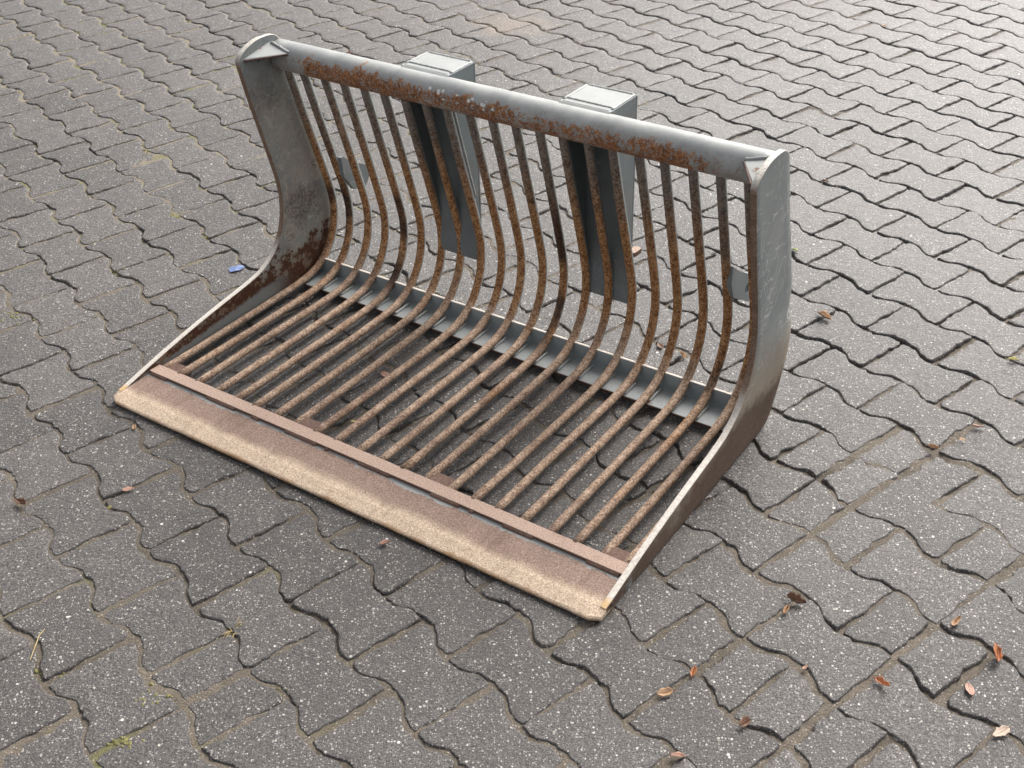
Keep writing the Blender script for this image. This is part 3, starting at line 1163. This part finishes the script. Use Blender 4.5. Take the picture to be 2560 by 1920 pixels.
mb = Mat('blue_paper')
mb.set(color=mb.mix(mb.noise(mb.obj, 120, 3), (.10, .15, .34), (.20, .27, .48)), rough=.6)
scrap_v = [(-.019, -.012, .001), (-.006, -.014, .004), (.010, -.010, .002), (.020, -.004, .005), (.021, .008, .002), (.008, .012, .006), (-.004, .010, .003), (-.012, .013, .005), (-.021, .004, .002), (0, 0, .005)]
scrap = mesh_obj('paper_scrap', scrap_v, [(i, (i + 1) % 9, 9) for i in range(9)], mb.m)
q = pix(592, 674)
scrap.location = (q.x, q.y, .001)
scrap.rotation_euler = (0, 0, .3)
md = scrap.modifiers.new('thickness', 'SOLIDIFY'); md.thickness = .0008
tag(scrap, 'small crumpled blue scrap on the paving left of the bucket', 'scrap')


def grass_mat(name, a, b):
    m = Mat(name)
    m.set(color=m.mix(m.noise(m.pos, 80, 2), a, b), rough=.6)
    return m.m


G_dry = grass_mat('dry_grass', (.30, .22, .09), (.48, .38, .18))
G_green = grass_mat('green_grass', (.12, .13, .03), (.30, .30, .09))


def tuft(px, py, n, ln, mat, label):
    q = pix(px, py)
    r = random.Random(int(px))
    vv, ff = [], []
    for k in range(n):
        a, l = r.uniform(0, 6.28), ln * r.uniform(.5, 1)
        el = r.uniform(.1, .75)
        b = Vector((r.gauss(0, ln * .18), r.gauss(0, ln * .18), -.006))
        d = Vector((math.cos(a) * math.cos(el), math.sin(a) * math.cos(el), math.sin(el)))
        sv, sf = sweep([b, b + d * l * .5, b + d * l + Vector((0, 0, -l * .25))], [.0009, .0007, .0002], 4)
        b0 = len(vv)
        vv += [tuple(v) for v in sv]
        ff += [tuple(b0 + i for i in f) for f in sf]
    o = mesh_obj('grass_tuft', vv, ff, mat)
    o.location = (q.x, q.y, 0)
    return tag(o, label, 'grass', 'grass tufts in the joints')


tuft(584, 1573, 26, .034, G_dry, 'dry straw tuft in a joint below the bucket, lower left')
tuft(706, 1718, 18, .022, G_green, 'small green tuft in a joint near the bottom edge')
tuft(254, 923, 22, .030, G_dry, 'dry straw tuft beside the left tip of the cutting edge')

tw = mesh_obj('twig', *sweep([pix(75, 1650, .001), pix(92, 1605, .006), pix(97, 1590, .004), pix(112, 1572, .001)], [.0009, .0011, .0010, .0006], 6), G_dry)
tag(tw, 'thin straw stalk lying across a joint at the lower left', 'twig')

# moss cushions in the far left joints: too many to count
mv, mf = [], []
r = random.Random(5)
for (px, py, sp, n) in ((155, 5, 26, 70), (310, 25, 30, 90), (260, 55, 24, 60), (465, 45, 20, 50), (90, 80, 40, 70), (195, 85, 22, 50), (20, 125, 30, 50), (245, 115, 16, 25), (370, 375, 16, 26), (420, 330, 20, 30), (435, 537, 10, 26), (510, 590, 9, 24), (275, 672, 13, 45), (135, 690, 18, 50), (30, 790, 16, 28), (445, 770, 9, 8), (1210, 165, 16, 20), (1195, 145, 10, 14), (120, 1680, 30, 22), (375, 1745, 26, 26), (310, 1855, 20, 24), (2450, 555, 26, 22), (2395, 690, 20, 20), (2430, 600, 8, 14)):
    for k in range(n):
        q = pix(px + r.gauss(0, sp), py + r.gauss(0, sp * .45))
        h = float(sand_height(np.array([q.x]), np.array([q.y]))[0])
        rad = r.uniform(.0025, .0060)
        b0 = len(mv)
        nn = 7
        mv.append((q.x, q.y, h + rad * .75))
        for ring, (rr_, zz_) in enumerate(((.6, .5), (1, -.3))):
            for i in range(nn):
                a = i / nn * 6.283 + ring * .4
                j = r.uniform(.75, 1.25)
                mv.append((q.x + rad * rr_ * j * math.cos(a), q.y + rad * rr_ * j * math.sin(a), h + rad * zz_))
        for i in range(nn):
            j = (i + 1) % nn
            mf.append((b0, b0 + 1 + i, b0 + 1 + j))
            mf.append((b0 + 1 + i, b0 + 1 + nn + i, b0 + 1 + nn + j, b0 + 1 + j))
mm = Mat('moss')
f_ = mm.noise(mm.pos, 260, 4, .7)
mm.set(color=mm.mix(mm.noise(mm.pos, 9, 3), mm.ramp(f_, [(.3, (.06, .065, .015)), (.7, (.26, .255, .06))]), mm.ramp(f_, [(.3, (.14, .12, .05)), (.7, (.36, .32, .16))])), rough=.9, normal=mm.bump(f_, 1, .003))
moss = mesh_obj('moss', mv, mf, mm.m, None, True)
tag(moss, 'yellow-green moss cushions growing in the paving joints', 'moss', kind='stuff')
